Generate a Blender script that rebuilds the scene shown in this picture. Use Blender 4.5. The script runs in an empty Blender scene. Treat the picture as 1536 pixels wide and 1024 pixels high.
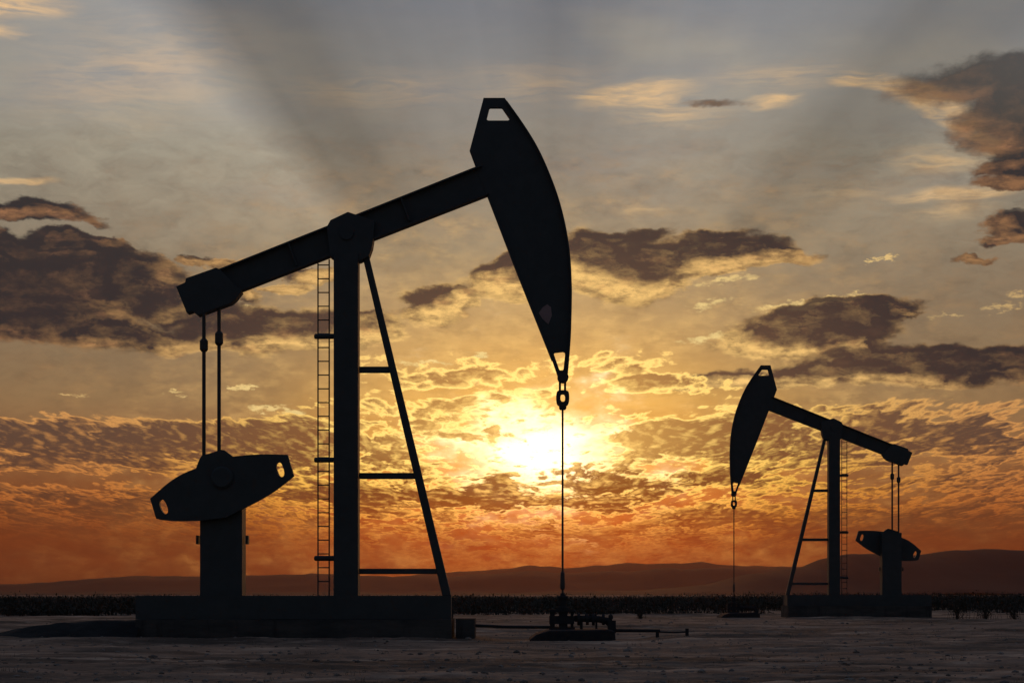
import bpy, math, random
import numpy as np
from mathutils import Vector, Matrix

scene = bpy.context.scene
FPX = 2987.0                 # focal length in photo pixels
HX, HY = 768.0, 891.0        # photo pixel of the view axis / the horizon
CAM_H = 0.95

def lin(r, g, b):
    def f(c):
        c /= 255.0
        return c / 12.92 if c <= 0.04045 else ((c + 0.055) / 1.055) ** 2.4
    return (f(r), f(g), f(b), 1.0)

# ------------------------------------------------------------------ node expression helper
class V:
    """a float socket with arithmetic that builds Math nodes"""
    nt = None
    def __init__(self, s): self.s = s
    def _m(self, op, *a, clamp=False):
        n = V.nt.nodes.new('ShaderNodeMath'); n.operation = op; n.use_clamp = clamp
        for i, x in enumerate((self,) + a):
            if isinstance(x, V): V.nt.links.new(x.s, n.inputs[i])
            else: n.inputs[i].default_value = float(x)
        return V(n.outputs[0])
    def __add__(s, o): return s._m('ADD', o)
    __radd__ = __add__
    def __sub__(s, o): return s._m('SUBTRACT', o)
    def __rsub__(s, o): return (s * -1.0) + o
    def __mul__(s, o): return s._m('MULTIPLY', o)
    __rmul__ = __mul__
    def __truediv__(s, o): return s._m('DIVIDE', o)
    def __pow__(s, o): return s._m('POWER', o)
    def max(s, o): return s._m('MAXIMUM', o)
    def min(s, o): return s._m('MINIMUM', o)
    def abs(s): return s._m('ABSOLUTE')
    def clamp(s): return s._m('ADD', 0.0, clamp=True)
    def muladd(s, a, b): return s._m('MULTIPLY_ADD', a, b)
    def exp(s): return V_const(math.e)._m('POWER', s)
    def step(s, a, b, t0=0.0, t1=1.0):          # smoothstep a..b -> t0..t1
        n = V.nt.nodes.new('ShaderNodeMapRange'); n.interpolation_type = 'SMOOTHSTEP'
        V.nt.links.new(s.s, n.inputs[0])
        if a > b: a, b, t0, t1 = b, a, t1, t0
        for i, x in enumerate((a, b, t0, t1)): n.inputs[1 + i].default_value = x
        return V(n.outputs[0])
    def ramp(s, stops, interp='EASE'):           # stops: (pos, rgba)
        n = V.nt.nodes.new('ShaderNodeValToRGB'); cr = n.color_ramp; cr.interpolation = interp
        while len(cr.elements) < len(stops): cr.elements.new(0.5)
        for e, (p, c) in zip(cr.elements, sorted(stops, key=lambda q: q[0])):
            e.position = p; e.color = c
        V.nt.links.new(s.s, n.inputs[0])
        return n.outputs[0]

def V_const(x):
    n = V.nt.nodes.new('ShaderNodeValue'); n.outputs[0].default_value = x
    return V(n.outputs[0])

def vec(x, y, z=0.0):
    n = V.nt.nodes.new('ShaderNodeCombineXYZ')
    for i, c in enumerate((x, y, z)):
        if isinstance(c, V): V.nt.links.new(c.s, n.inputs[i])
        else: n.inputs[i].default_value = float(c)
    return n.outputs[0]

def vop(op, a, b=None, scale=None):
    n = V.nt.nodes.new('ShaderNodeVectorMath'); n.operation = op
    for i, c in enumerate((a, b)):
        if c is None: continue
        if isinstance(c, (tuple, list)): n.inputs[i].default_value = c[:3]
        else: V.nt.links.new(c, n.inputs[i])
    if scale is not None:
        if isinstance(scale, V): V.nt.links.new(scale.s, n.inputs['Scale'])
        else: n.inputs['Scale'].default_value = scale
    return n.outputs['Value'] if op in ('LENGTH', 'DOT_PRODUCT', 'DISTANCE') else n.outputs[0]

def noise(v, scale=1.0, detail=4.0, rough=0.55, lac=2.0, col=False, dim='3D'):
    n = V.nt.nodes.new('ShaderNodeTexNoise'); n.noise_dimensions = dim
    V.nt.links.new(v, n.inputs['Vector'])
    n.inputs['Scale'].default_value = scale; n.inputs['Detail'].default_value = detail
    n.inputs['Roughness'].default_value = rough; n.inputs['Lacunarity'].default_value = lac
    return n.outputs['Color'] if col else V(n.outputs['Fac'])

def mix(a, b, f, mode='MIX'):
    n = V.nt.nodes.new('ShaderNodeMix'); n.data_type = 'RGBA'; n.blend_type = mode
    if isinstance(f, V): V.nt.links.new(f.s, n.inputs[0])
    else: n.inputs[0].default_value = f
    for i, c in ((6, a), (7, b)):
        if isinstance(c, (tuple, list)): n.inputs[i].default_value = c
        else: V.nt.links.new(c, n.inputs[i])
    return n.outputs[2]

def cmul(c, f):           # colour times float
    return vop('SCALE', c, scale=f)

# ------------------------------------------------------------------ world sky
def dirU(px, py):         # photo pixel -> (azimuth, elevation) in hundreds of photo pixels
    dx = px - HX
    az = math.atan2(dx, FPX); el = math.atan2(HY - py, math.hypot(FPX, dx))
    return az * FPX / 100.0, el * FPX / 100.0

SUN_PX = (812, 682)
SUN_U = dirU(*SUN_PX)
SUN_AZ, SUN_EL = SUN_U[0] * 100 / FPX, SUN_U[1] * 100 / FPX

# (x, y, rx, ry, tilt, weight) of the big cloud masses; tilt counter-clockwise
DARK = [
    # left bank
    (-40, 425, 300, 62, -3, 1.0), (150, 405, 190, 42, -7, 1.0), (60, 470, 190, 50, -4, 1.0), (230, 450, 120, 42, -6, .9),
    (20, 372, 110, 30, -8, .8), (85, 362, 60, 20, -4, .75), (150, 368, 60, 12, -6, .55), (190, 505, 160, 28, -4, .75),
    (420, 498, 190, 40, 1, 1.0), (520, 490, 90, 26, -2, .8), (330, 480, 90, 30, 0, .6),
    (75, 318, 85, 20, -2, .75), (10, 322, 50, 14, 0, .6), (120, 322, 60, 14, -20, .5),
    (300, 390, 34, 9, 0, .6), (345, 392, 34, 10, -5, .6), (430, 432, 60, 12, 2, .55), (370, 447, 40, 12, -20, .5),
    (465, 410, 50, 16, 0, .8), (405, 436, 40, 9, 0, .5),
    # middle
    (655, 460, 78, 36, 6, 1.1), (620, 475, 50, 14, 0, .6), (765, 410, 95, 36, 12, 1.0), (800, 440, 60, 20, 0, .5),
    (560, 500, 60, 14, -3, .6),
    (900, 400, 90, 56, -14, 1.15), (970, 408, 90, 54, 14, 1.15), (1060, 388, 150, 34, 6, 1.1), (1130, 381, 100, 18, 0, 1.0),
    (930, 360, 100, 16, 4, .55), (1080, 355, 80, 14, 4, .45),
    # right pair
    (1215, 500, 150, 44, 3, 1.2), (1260, 470, 150, 26, 4, 1.1), (1180, 515, 100, 18, 0, .9), (1350, 470, 50, 9, -4, .7),
    (1290, 530, 60, 20, 0, .7), (1400, 548, 260, 34, 0, 1.1), (1240, 560, 150, 22, 4, .75), (1110, 568, 140, 20, 0, .7),
    (1530, 545, 90, 14, 0, .7),
    # upper right
    (1505, 116, 200, 38, 5, 1.0), (1520, 160, 110, 60, 20, 1.0), (1545, 180, 90, 60, 30, .95), (1560, 245, 110, 22, 0, .9), (1530, 270, 80, 16, 0, .7),
    (1520, 340, 56, 26, 0, .8), (1490, 360, 40, 12, 0, .5), (1465, 392, 40, 8, 0, .55),
    (1075, 155, 60, 8, 2, .5),
]
# brighter veil streaks high up (soft)
VEIL = [
    (10, 10, 150, 26, 4, .8), (0, 46, 90, 14, 0, .55), (15, 275, 70, 6, 6, .9),
    (950, 140, 130, 26, 4, .75), (1000, 150, 90, 30, 0, .55), (1160, 156, 70, 14, 0, .7), (900, 145, 100, 9, 3, .6),
    (1380, 150, 140, 24, -20, 1.2), (1410, 168, 120, 20, -24, 1.2), (1300, 125, 80, 16, 0, .9), (1465, 195, 70, 26, -40, 1.0), (1400, 240, 110, 30, 0, .5),
    (1440, 292, 130, 16, 0, .8), (1500, 280, 60, 14, 0, .6), (970, 320, 60, 7, 2, .45), (560, 135, 200, 34, 0, .22), (780, 130, 160, 40, 0, .2),
    (200, 110, 300, 130, 10, .30), (1420, 318, 100, 20, 4, .5), (1270, 290, 160, 40, 4, .3), (560, 130, 260, 50, 0, .3), (800, 128, 200, 50, 0, .3), (1180, 118, 200, 40, 0, .35), (1010, 170, 140, 40, 0, .45),
]
# bright little cloudlets
LITE = [
    (715, 533, 24, 7, 3, .8), (1330, 388, 22, 5, 8, .8), (1305, 393, 22, 4, 4, .6), (1215, 455, 100, 10, 7, .9), (1290, 445, 50, 6, 10, .7),
    (1160, 462, 40, 9, 0, .6), (1050, 510, 50, 10, 4, .6), (1100, 505, 60, 10, 3, .7), (1060, 457, 50, 10, 10, .6), (1090, 420, 70, 8, 8, .6), (1040, 370, 30, 8, 0, .5),
    (110, 594, 36, 4, 0, .6), (262, 590, 26, 6, 0, .7), (365, 582, 40, 5, 4, .7), (375, 462, 20, 4, 0, .8), (400, 612, 50, 9, 4, .7), (440, 618, 26, 8, 0, .6),
    (1510, 460, 60, 12, 10, .45), (1425, 475, 50, 7, 4, .35), (1530, 440, 60, 9, 0, .35), (640, 545, 70, 8, 0, .6), (560, 552, 40, 6, 0, .6),
]
# cover of the low layer: positive = more cloud, negative = gap
LOW = [
    (150, 668, 420, 46, 0, .55), (380, 655, 260, 34, 3, .5), (90, 650, 170, 30, -4, .4), (150, 752, 170, 26, 0, .5), (300, 770, 300, 20, 0, .25),
    (110, 715, 380, 22, 0, -.55), (60, 625, 400, 16, 3, -.1), (200, 590, 420, 40, 3, -.9),
    (600, 665, 90, 40, 0, .35), (760, 738, 130, 32, 0, .75), (920, 730, 120, 18, 0, .6), (920, 750, 90, 24, 0, .5), (560, 740, 110, 26, 0, .45), (690, 590, 170, 20, 0, .15),
    (700, 585, 170, 10, 4, -.5), (990, 598, 140, 9, -3, -.5), (960, 560, 110, 8, 6, -.5), (700, 560, 150, 12, 3, .35), (620, 610, 120, 16, 0, .4), (870, 625, 150, 10, 0, .2), (960, 650, 90, 22, 0, .2), (820, 670, 120, 42, 0, -.15), (800, 590, 320, 26, 0, -.05), (940, 600, 130, 24, 0, -.35), (770, 570, 120, 14, 0, -.3),
    (1060, 650, 170, 50, 0, .6), (1200, 660, 280, 50, -4, .55), (1420, 655, 200, 40, -6, .7), (1130, 720, 160, 16, 0, .5), (1150, 600, 300, 22, 5, -.5), (1350, 590, 260, 20, 0, -.55), (1480, 720, 260, 40, 0, .3), (1320, 710, 240, 16, 0, -.35),
    (1330, 790, 420, 40, 0, .45), (1130, 780, 200, 26, 0, .45), (1000, 570, 200, 14, 0, .25), (1300, 560, 300, 18, 0, .3), (960, 545, 160, 10, 0, -.1),
]

def build_world():
    w = bpy.data.worlds.new('World'); scene.world = w; w.use_nodes = True
    nt = w.node_tree; nt.nodes.clear(); V.nt = nt
    tc = nt.nodes.new('ShaderNodeTexCoord')
    sp = nt.nodes.new('ShaderNodeSeparateXYZ'); nt.links.new(tc.outputs['Generated'], sp.inputs[0])
    dx, dy, dz = (V(sp.outputs[i]) for i in range(3))
    az = dx._m('ARCTAN2', dy) * (FPX / 100); el = dz._m('ARCSINE') * (FPX / 100)   # hundreds of photo px
    P = vec(az, el)
    sunv = (math.sin(SUN_AZ) * math.cos(SUN_EL), math.cos(SUN_AZ) * math.cos(SUN_EL), math.sin(SUN_EL))
    cs = V(vop('DOT_PRODUCT', tc.outputs['Generated'], sunv))
    # offset from the sun
    sx = az - SUN_U[0]; sy = el - SUN_U[1]
    r = (sx * sx + sy * sy) ** 0.5
    rw = ((sx * 0.62) * (sx * 0.62) + sy * sy) ** 0.5          # flattened distance
    near = rw.step(0.0, 7.5, 1.0, 0.0)

    def field(base, blobs):
        """largest of the elliptical masses at base"""
        acc = None
        for (px, py, rx, ry, tilt, wt) in blobs:
            u = dirU(px, py)
            m = nt.nodes.new('ShaderNodeMapping'); m.vector_type = 'TEXTURE'
            m.inputs['Location'].default_value = (u[0], u[1], 0)
            m.inputs['Rotation'].default_value = (0, 0, math.radians(tilt))
            m.inputs['Scale'].default_value = (rx / 100, ry / 100, 1)
            nt.links.new(base, m.inputs['Vector'])
            g = nt.nodes.new('ShaderNodeTexGradient'); g.gradient_type = 'SPHERICAL'
            nt.links.new(m.outputs[0], g.inputs[0])
            v = V(g.outputs['Fac'])
            yield v, wt

    def fmax(base, blobs):
        acc = None
        for v, wt in field(base, blobs):
            t = v * wt
            acc = t if acc is None else acc._m('SMOOTH_MAX', t, 0.08)
        return acc

    def fsum(base, blobs):
        acc = None
        for v, wt in field(base, blobs):
            acc = v * wt if acc is None else v.muladd(wt, acc)
        return acc

    # ---------------- clear sky: graded by height, warmer under the sun
    t = (el / 17.0).clamp()
    side = t.ramp([(0.0, lin(70, 35, 26)), (0.042, lin(100, 48, 29)), (0.085, lin(120, 70, 42)), (0.12, lin(146, 99, 60)), (.17, lin(146, 116, 80)), (.21, lin(141, 118, 89)), (.26, lin(141, 123, 99)), (0.30, lin(144, 130, 108)),
                   (.38, lin(145, 138, 122)), (0.44, lin(137, 134, 127)), (0.51, lin(122, 124, 127)), (.65, lin(104, 112, 124)), (1.0, lin(84, 96, 120))], 'LINEAR')
    mid = t.ramp([(0.0, lin(112, 46, 20)), (0.045, lin(168, 66, 22)), (.085, lin(222, 106, 28)), (.12, lin(248, 164, 52)), (0.17, lin(240, 178, 84)), (0.24, lin(202, 162, 106)),
                  (0.30, lin(162, 143, 114)), (.38, lin(146, 138, 125)), (0.44, lin(134, 132, 128)), (0.51, lin(116, 119, 125)), (.65, lin(100, 109, 124)), (1.0, lin(84, 96, 120))], 'LINEAR')
    daz = sx.abs().step(0.3, 5.4, 1.0, 0.0)
    base = mix(side, mid, daz)
    # blotches of warm and grey in the veil
    b1 = noise(vop('MULTIPLY', P, (.35, .7, 1)), 1.0, 3, .5)
    base = mix(base, lin(172, 160, 136), (b1.step(.45, .72) * el.step(4.0, 7.0) * .28))
    b2 = noise(vop('ADD', vop('MULTIPLY', P, (.28, .9, 1)), (9, 3, 0)), 1.0, 3, .5)
    base = mix(base, lin(114, 117, 125), (b2.step(.45, .72) * el.step(4.5, 7.5) * .35))
    # rays fanning out of the sun
    ang = sy._m('ARCTAN2', sx) * (180 / math.pi)
    rays = (ang / 180.0).clamp().ramp([(a / 180, (c, c, c, 1)) for a, c in (
        (0, .5), (24, .52), (34, .55), (42, .42), (48, .40), (56, .53), (65, .58), (76, .52), (88, .44), (96, .51),
        (104, .49), (112, .44), (120, .35), (127, .37), (130.5, .52), (133.5, .68), (141, .61), (152, .55), (165, .5), (180, .5))], 'LINEAR')
    rn = noise(vec(ang * .16, r * .03), 1.0, 2, .5)
    ray = (V(rays) - .47) * 2.5 + (rn - .5) * .2
    raym = ray * r.step(2.0, 5.5) * el.step(4.0, 6.2) * r.step(14.0, 8.0) + 1.0

    # ---------------- veil streaks
    wv = vop('SCALE', vop('SUBTRACT', noise(vop('MULTIPLY', P, (.5, 1.6, 1)), 1.0, 4, .55, col=True), (.5, .5, .5)), scale=1.0)
    Pv = vop('ADD', P, vop('MULTIPLY', wv, (1.2, .5, 0)))
    vf = fmax(Pv, VEIL)
    vn = noise(vop('MULTIPLY', Pv, (.7, 4.5, 1)), 1.0, 4, .6)
    vn = vn * .55 + noise(vop('MULTIPLY', Pv, (1.6, 14.0, 1)), 1.0, 3, .6) * .45
    veil = (vf.step(.0, .7) * vn.step(.30, .66)).clamp()
    base = mix(base, mix(lin(228, 184, 128), lin(240, 202, 144), near), veil * .85)

    base = cmul(base, raym)

    # ---------------- glow of the hidden sun
    rwn = rw * (noise(vop('MULTIPLY', P, (1.0, 2.0, 1)), 1.0, 4, .6) * 2.2 - .1)
    g1 = (rwn * rwn * -3.0).exp(); g2 = (rw * -0.95).exp(); g3 = (rw * -.42).exp()
    low = el.step(.3, 1.9)
    glow = mix((0, 0, 0, 1), (.52, .27, .06, 1), g2 * low * .6)
    
    base = mix(base, glow, 1.0, 'ADD')

    # ---------------- bright little clouds
    wl = vop('SUBTRACT', noise(vop('MULTIPLY', P, (3.6, 8.0, 1)), 1.0, 5, .68, col=True), (.5, .5, .5))
    Pl = vop('ADD', P, vop('MULTIPLY', wl, (.8, .32, 0)))
    lf = fmax(Pl, LITE) - noise(vop('MULTIPLY', P, (4.0, 9.0, 1)), 1.0, 4, .6).step(.35, .65, .28, 0.0)
    litecol = mix(lin(232, 186, 118), lin(255, 226, 150), rw.step(1.5, 6.0, 1, 0))
    base = mix(base, litecol, lf.step(.04, .42) * .85)

    # ---------------- dark cumulus masses
    def dark_density(Pq):
        w1 = vop('SUBTRACT', noise(vop('MULTIPLY', Pq, (.9, 1.7, 1)), 1.0, 5, .58, col=True), (.5, .5, .5))
        w2 = vop('SUBTRACT', noise(vop('MULTIPLY', Pq, (3.2, 4.6, 1)), 1.0, 4, .6, col=True), (.5, .5, .5))
        q = vop('ADD', vop('ADD', Pq, vop('MULTIPLY', w1, (1.1, .45, 0))), vop('MULTIPLY', w2, (.34, .17, 0)))
        f = fmax(q, DARK)
        n = noise(vop('MULTIPLY', q, (1.5, 3.4, 1)), 1.0, 6, .6)
        nf = noise(vop('MULTIPLY', q, (5.0, 12.0, 1)), 1.0, 4, .62)
        return (f * 1.25).min(.58) + .02 + ((n - .52) * .44 + (nf - .5) * .13) * f.step(.0, .12) - (f * -20.0).exp() * .10
    D = dark_density(P)
    toS = vop('MULTIPLY', vop('NORMALIZE', vec(sx * -1.0, sy * -1.0)), (.30, .30, 0))
    D2 = dark_density(vop('ADD', P, toS))
    up0 = el.step(6.2, 7.4)
    a = D.step(-.03, .30) * (1.0 - up0) + D.step(.02, .58) * up0
    core = D.step(.06, .40)
    nearc = rw.step(2.2, 6.0, 1, 0)
    tex2 = noise(vop('ADD', vop('MULTIPLY', P, (1.1, 1.8, 1)), (5, 1, 0)), 1.0, 3, .6)
    face = ((D - D2) * 2.0 + .04).clamp()
    litT = noise(vop('MULTIPLY', P, (2.6, 6.5, 1)), 1.0, 5, .65)
    litF = (litT.step(.32, .60, .30, 1.0) * (1.0 - up0 * .35)) * (face * (nearc * .5 + .95) * (1.0 - core * (.62 - nearc * .30)) + (1.0 - core) * nearc * (tex2.step(.35, .6) * .8 + .1))
    litF = litF.clamp()
    litc = mix(lin(212, 148, 94), lin(255, 206, 124), nearc)
    darkc = mix(lin(38, 37, 42), lin(92, 69, 57), rw.step(1.4, 4.6, 1, 0))
    tex = noise(vop('MULTIPLY', P, (2.0, 4.5, 1)), 1.0, 5, .62)
    warmc = mix(lin(150, 104, 78), lin(196, 136, 86), nearc)
    darkc = mix(darkc, warmc, (tex.step(.5, .72) * (face * .8 + .06) * el.step(8.0, 5.5)).clamp())
    cc = mix(darkc, litc, litF)
    up = el.step(6.0, 8.0)                       # high ones: softer
    base = mix(base, cc, a * (.95 - up * .25))

    # ---------------- low layer of broken cloud, seen in perspective
    def low_density(Pq, scale_el):
        s = nt.nodes.new('ShaderNodeSeparateXYZ'); nt.links.new(Pq, s.inputs[0])
        x, e = V(s.outputs[0]), V(s.outputs[1]).max(-1.0)
        inv = V_const(1.0) / (e + 1.4)
        q = vec(x * inv, inv * -9.0, 3.0)
        w = vop('SUBTRACT', noise(q, 2.2, 3, .55, col=True), (.5, .5, .5))
        q2 = vop('ADD', q, vop('MULTIPLY', w, (.20, .20, .0)))
        def cells(sc):
            vn_ = nt.nodes.new('ShaderNodeTexVoronoi'); vn_.feature = 'SMOOTH_F1'; vn_.voronoi_dimensions = '2D'
            vn_.inputs['Scale'].default_value = sc; vn_.inputs['Smoothness'].default_value = .35
            wv_ = vop('SUBTRACT', noise(q2, sc * 1.3, 3, .6, col=True), (.5, .5, .5))
            nt.links.new(vop('ADD', q2, vop('MULTIPLY', wv_, (1.1 / sc, 1.1 / sc, 0))), vn_.inputs['Vector'])
            return V(vn_.outputs['Distance'])
        puff = (.42 - cells(9.0)) * 1.0 + (.42 - cells(21.0)) * .8
        n = noise(q2, 3.0, 9, .65)
        n2 = noise(q2, 11.0, 4, .6)
        nb = noise(vop('ADD', q, (4, 7, 2)), .9, 3, .5)
        bias = fsum(Pq, LOW)
        ec = x.step(-3.9, -2.0, 2.60, 3.45) + x.step(2.0, 3.6, 0.0, -.55)
        cover = (e - ec).step(-.25, .6, 0, -1.25) + e.step(5.2, 3.7, -2.5, 0) + e.step(2.0, .6, 0, -.05)
        return (n - .50) * 3.0 + puff * .55 + (n2 - .5) * .8 + (nb - .5) * 1.5 + bias * 1.0 + cover + .12
    L1 = low_density(P, 1)
    toS2 = vop('MULTIPLY', vop('NORMALIZE', vec(sx * -1.0, sy * -1.0)), (.10, .06, 0))
    L2 = low_density(vop('ADD', P, toS2), 1)
    lit2 = ((L1 - L2) * 1.1).clamp()
    a2 = L1.step(-.13, .12)
    core2 = L1.step(.02, .36)
    hh = (el / 4.0).clamp()
    litS = hh.ramp([(0, lin(88, 44, 29)), (.12, lin(112, 60, 36)), (.22, lin(146, 84, 46)), (.34, lin(196, 122, 62)), (.55, lin(220, 150, 80)), (.9, lin(224, 170, 104))], 'LINEAR')
    litM = hh.ramp([(0, lin(150, 62, 20)), (.13, lin(196, 88, 22)), (.26, lin(255, 172, 40)), (.42, lin(255, 214, 74)), (.6, lin(255, 226, 110)), (.9, lin(255, 218, 124))], 'LINEAR')
    drkS = hh.ramp([(0, lin(88, 44, 34)), (.12, lin(106, 54, 38)), (.3, lin(92, 62, 46)), (.55, lin(88, 66, 54)), (.9, lin(94, 76, 66))], 'LINEAR')
    drkM = hh.ramp([(0, lin(122, 50, 22)), (.12, lin(142, 62, 24)), (.26, lin(118, 62, 30)), (.42, lin(124, 72, 36)), (.6, lin(150, 96, 50)), (.9, lin(176, 122, 70))], 'LINEAR')
    nm = rw.step(.2, 4.4, 1.0, 0.0)
    litc2 = cmul(mix(litS, litM, nm), nm * .35 + 1.0); drkc2 = mix(drkS, drkM, nm)
    litc2 = mix(litc2, (1.60, 1.04, .30, 1), rw.step(.4, 3.0, .95, 0))
    t2 = noise(vop('MULTIPLY', P, (3.0, 9.0, 1)), 1.0, 5, .6)
    drkc2 = mix(drkc2, litc2, t2.step(.52, .8) * .3)
    drkc2 = mix(drkc2, (.90, .52, .14, 1), rw.step(.3, 2.2, .62, 0) * sy.step(-.35, .15))
    c2 = mix(litc2, drkc2, (core2 * (1.0 - lit2 * .9)).clamp())
    fadelow = el.step(.55, 1.6)
    base = mix(base, c2, a2 * (fadelow * .82 + .13))
    # core of the sun shining through
    thin = (1.0 - core2 * .95) * noise(vop('MULTIPLY', P, (2.4, 5.0, 1)), 1.0, 5, .65).step(.26, .48)
    base = mix(base, (2.6, 2.2, 1.35, 1), g1 * thin * 1.0, 'MIX')
    halo = mix((0, 0, 0, 1), (.42, .20, .01, 1), (rw * -1.3).exp() * .42 * low)
    base = mix(base, halo, 1.0, 'ADD')

    base = mix(base, vop('MULTIPLY', base, (1.02, .80, .56)), el.step(2.3, .8))
    # ---------------- the rest of the vault: dims and cools away from the sun
    back = cs.step(-.2, .93)
    base = mix(vop('MULTIPLY', base, (.42, .55, .72)), base, back)
    sky = nt.nodes.new('ShaderNodeTexSky'); sky.sky_type = 'NISHITA'; sky.sun_disc = False
    sky.sun_elevation = SUN_EL; sky.sun_rotation = SUN_AZ; sky.altitude = 300
    sky.air_density = 1.2; sky.dust_density = 2.0
    bg1 = nt.nodes.new('ShaderNodeBackground'); bg2 = nt.nodes.new('ShaderNodeBackground')
    nt.links.new(sky.outputs[0], bg1.inputs[0]); bg1.inputs[1].default_value = 0.05 * NISHITA
    nt.links.new(base, bg2.inputs[0]); bg2.inputs[1].default_value = 1.0
    ad = nt.nodes.new('ShaderNodeAddShader'); out = nt.nodes.new('ShaderNodeOutputWorld')
    nt.links.new(bg1.outputs[0], ad.inputs[0]); nt.links.new(bg2.outputs[0], ad.inputs[1])
    nt.links.new(ad.outputs[0], out.inputs[0])
    w.cycles.sampling_method = 'MANUAL'; w.cycles.sample_map_resolution = 1024
    print('world nodes', len(nt.nodes))
NISHITA = 0.0

def build_camera():
    cd = bpy.data.cameras.new('camera'); co = bpy.data.objects.new('camera', cd)
    scene.collection.objects.link(co); scene.camera = co
    co.location = (0, 0, CAM_H); co.rotation_euler = (math.pi / 2, 0, 0)
    cd.sensor_fit = 'HORIZONTAL'; cd.sensor_width = 36.0; cd.lens = 36.0 * FPX / 1536
    cd.shift_y = (HY - 512) / 1536; cd.clip_start = .1; cd.clip_end = 100000

scene.view_settings.view_transform = 'Standard'; scene.view_settings.look = 'None'
scene.view_settings.exposure = 0; scene.view_settings.gamma = 1
build_world()
build_camera()

# ================================================================== geometry helpers
import bmesh
COL = scene.collection
rng = random.Random(11)
D1 = 43.7                                # metres to the plane of the large pumpjack
S1 = FPX / D1                            # photo pixels per metre there

def tag(o, label=None, cat=None, group=None, kind=None):
    if label: o['label'] = label
    if cat: o['category'] = cat
    if group: o['group'] = group
    if kind: o['kind'] = kind
    return o

def link(name, bm, mat, parent=None, smooth=False, bevel=0.0):
    if bevel:
        es = [e for e in bm.edges if len(e.link_faces) == 2 and e.calc_face_angle(0) > .6]
        bmesh.ops.bevel(bm, geom=es, offset=bevel, segments=1, affect='EDGES', clamp_overlap=True)
    me = bpy.data.meshes.new(name); bm.to_mesh(me); bm.free()
    if smooth:
        for p in me.polygons: p.use_smooth = True
    o = bpy.data.objects.new(name, me); COL.objects.link(o)
    if mat: me.materials.append(mat)
    if parent: o.parent = parent
    return o

def empty(name, loc, rz=0.0):
    o = bpy.data.objects.new(name, None); COL.objects.link(o)
    o.location = loc; o.rotation_euler = (0, 0, rz); o.empty_display_size = .5
    return o

def copy_tree(o, parent=None):
    c = o.copy(); COL.objects.link(c)
    if parent: c.parent = parent
    for ch in list(o.children): copy_tree(ch, c)
    return c

def box(bm, x0, x1, y0, y1, z0, z1):
    vs = [bm.verts.new((x, y, z)) for z in (z0, z1) for x, y in ((x0, y0), (x1, y0), (x1, y1), (x0, y1))]
    for f in ((3, 2, 1, 0), (4, 5, 6, 7), (0, 1, 5, 4), (1, 2, 6, 5), (2, 3, 7, 6), (3, 0, 4, 7)):
        bm.faces.new([vs[i] for i in f])

def prism(bm, pts, y0, y1, holes=()):
    """plate: polygon in x,z (with holes) drawn out from y0 to y1"""
    b2 = bmesh.new()
    loops = [list(pts)] + [list(h) for h in holes]
    edges = []
    for lp in loops:
        vs = [b2.verts.new((p[0], y0, p[1])) for p in lp]
        edges += [b2.edges.new((vs[i], vs[(i + 1) % len(vs)])) for i in range(len(vs))]
    if holes:
        bmesh.ops.triangle_fill(b2, use_beauty=True, use_dissolve=False, edges=edges, normal=(0, -1, 0))
        def inside(p, lp):
            c = False
            for i in range(len(lp)):
                a, b = lp[i], lp[i - 1]
                if (a[1] > p[1]) != (b[1] > p[1]) and p[0] < (b[0] - a[0]) * (p[1] - a[1]) / (b[1] - a[1]) + a[0]: c = not c
            return c
        kill = [f for f in b2.faces if any(inside((f.calc_center_median().x, f.calc_center_median().z), h) for h in holes)
                or not inside((f.calc_center_median().x, f.calc_center_median().z), pts)]
        if kill: bmesh.ops.delete(b2, geom=kill, context='FACES_ONLY')
        bmesh.ops.dissolve_limit(b2, angle_limit=.01, verts=b2.verts[:], edges=[e for e in b2.edges if len(e.link_faces) == 2])
    else:
        b2.faces.new(b2.verts[:])
    r = bmesh.ops.extrude_face_region(b2, geom=b2.faces[:])
    bmesh.ops.translate(b2, vec=(0, y1 - y0, 0), verts=[v for v in r['geom'] if isinstance(v, bmesh.types.BMVert)])
    bmesh.ops.recalc_face_normals(b2, faces=b2.faces[:])
    me = bpy.data.meshes.new('tmp'); b2.to_mesh(me); b2.free(); bm.from_mesh(me); bpy.data.meshes.remove(me)

def tube(bm, a, b, r0, r1=None, seg=12, caps=True):
    a, b = Vector(a), Vector(b); r1 = r0 if r1 is None else r1
    d = (b - a).normalized(); u = d.orthogonal().normalized(); w = d.cross(u)
    A = [bm.verts.new(a + (u * math.cos(t) + w * math.sin(t)) * r0) for t in (2 * math.pi * i / seg for i in range(seg))]
    B = [bm.verts.new(b + (u * math.cos(t) + w * math.sin(t)) * r1) for t in (2 * math.pi * i / seg for i in range(seg))]
    for i in range(seg):
        j = (i + 1) % seg; bm.faces.new((A[i], A[j], B[j], B[i]))
    if caps: bm.faces.new(A[::-1]); bm.faces.new(B)

def lathe(bm, a, b, prof, seg=14):
    """prof: (t along a-b, radius)"""
    a, b = Vector(a), Vector(b)
    d = (b - a).normalized(); u = d.orthogonal().normalized(); w = d.cross(u); rings = []
    for t, r in prof:
        c = a.lerp(b, t)
        rings.append([bm.verts.new(c + (u * math.cos(q) + w * math.sin(q)) * r) for q in (2 * math.pi * i / seg for i in range(seg))])
    for A, B in zip(rings, rings[1:]):
        for i in range(seg):
            j = (i + 1) % seg; bm.faces.new((A[i], A[j], B[j], B[i]))
    bm.faces.new(rings[0][::-1]); bm.faces.new(rings[-1])

def pipe(bm, pts, r, seg=10):
    for a, b in zip(pts, pts[1:]): tube(bm, a, b, r, seg=seg)
    for p in pts[1:-1]: bmesh.ops.create_icosphere(bm, subdivisions=2, radius=r * 1.04, matrix=Matrix.Translation(p))

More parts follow.
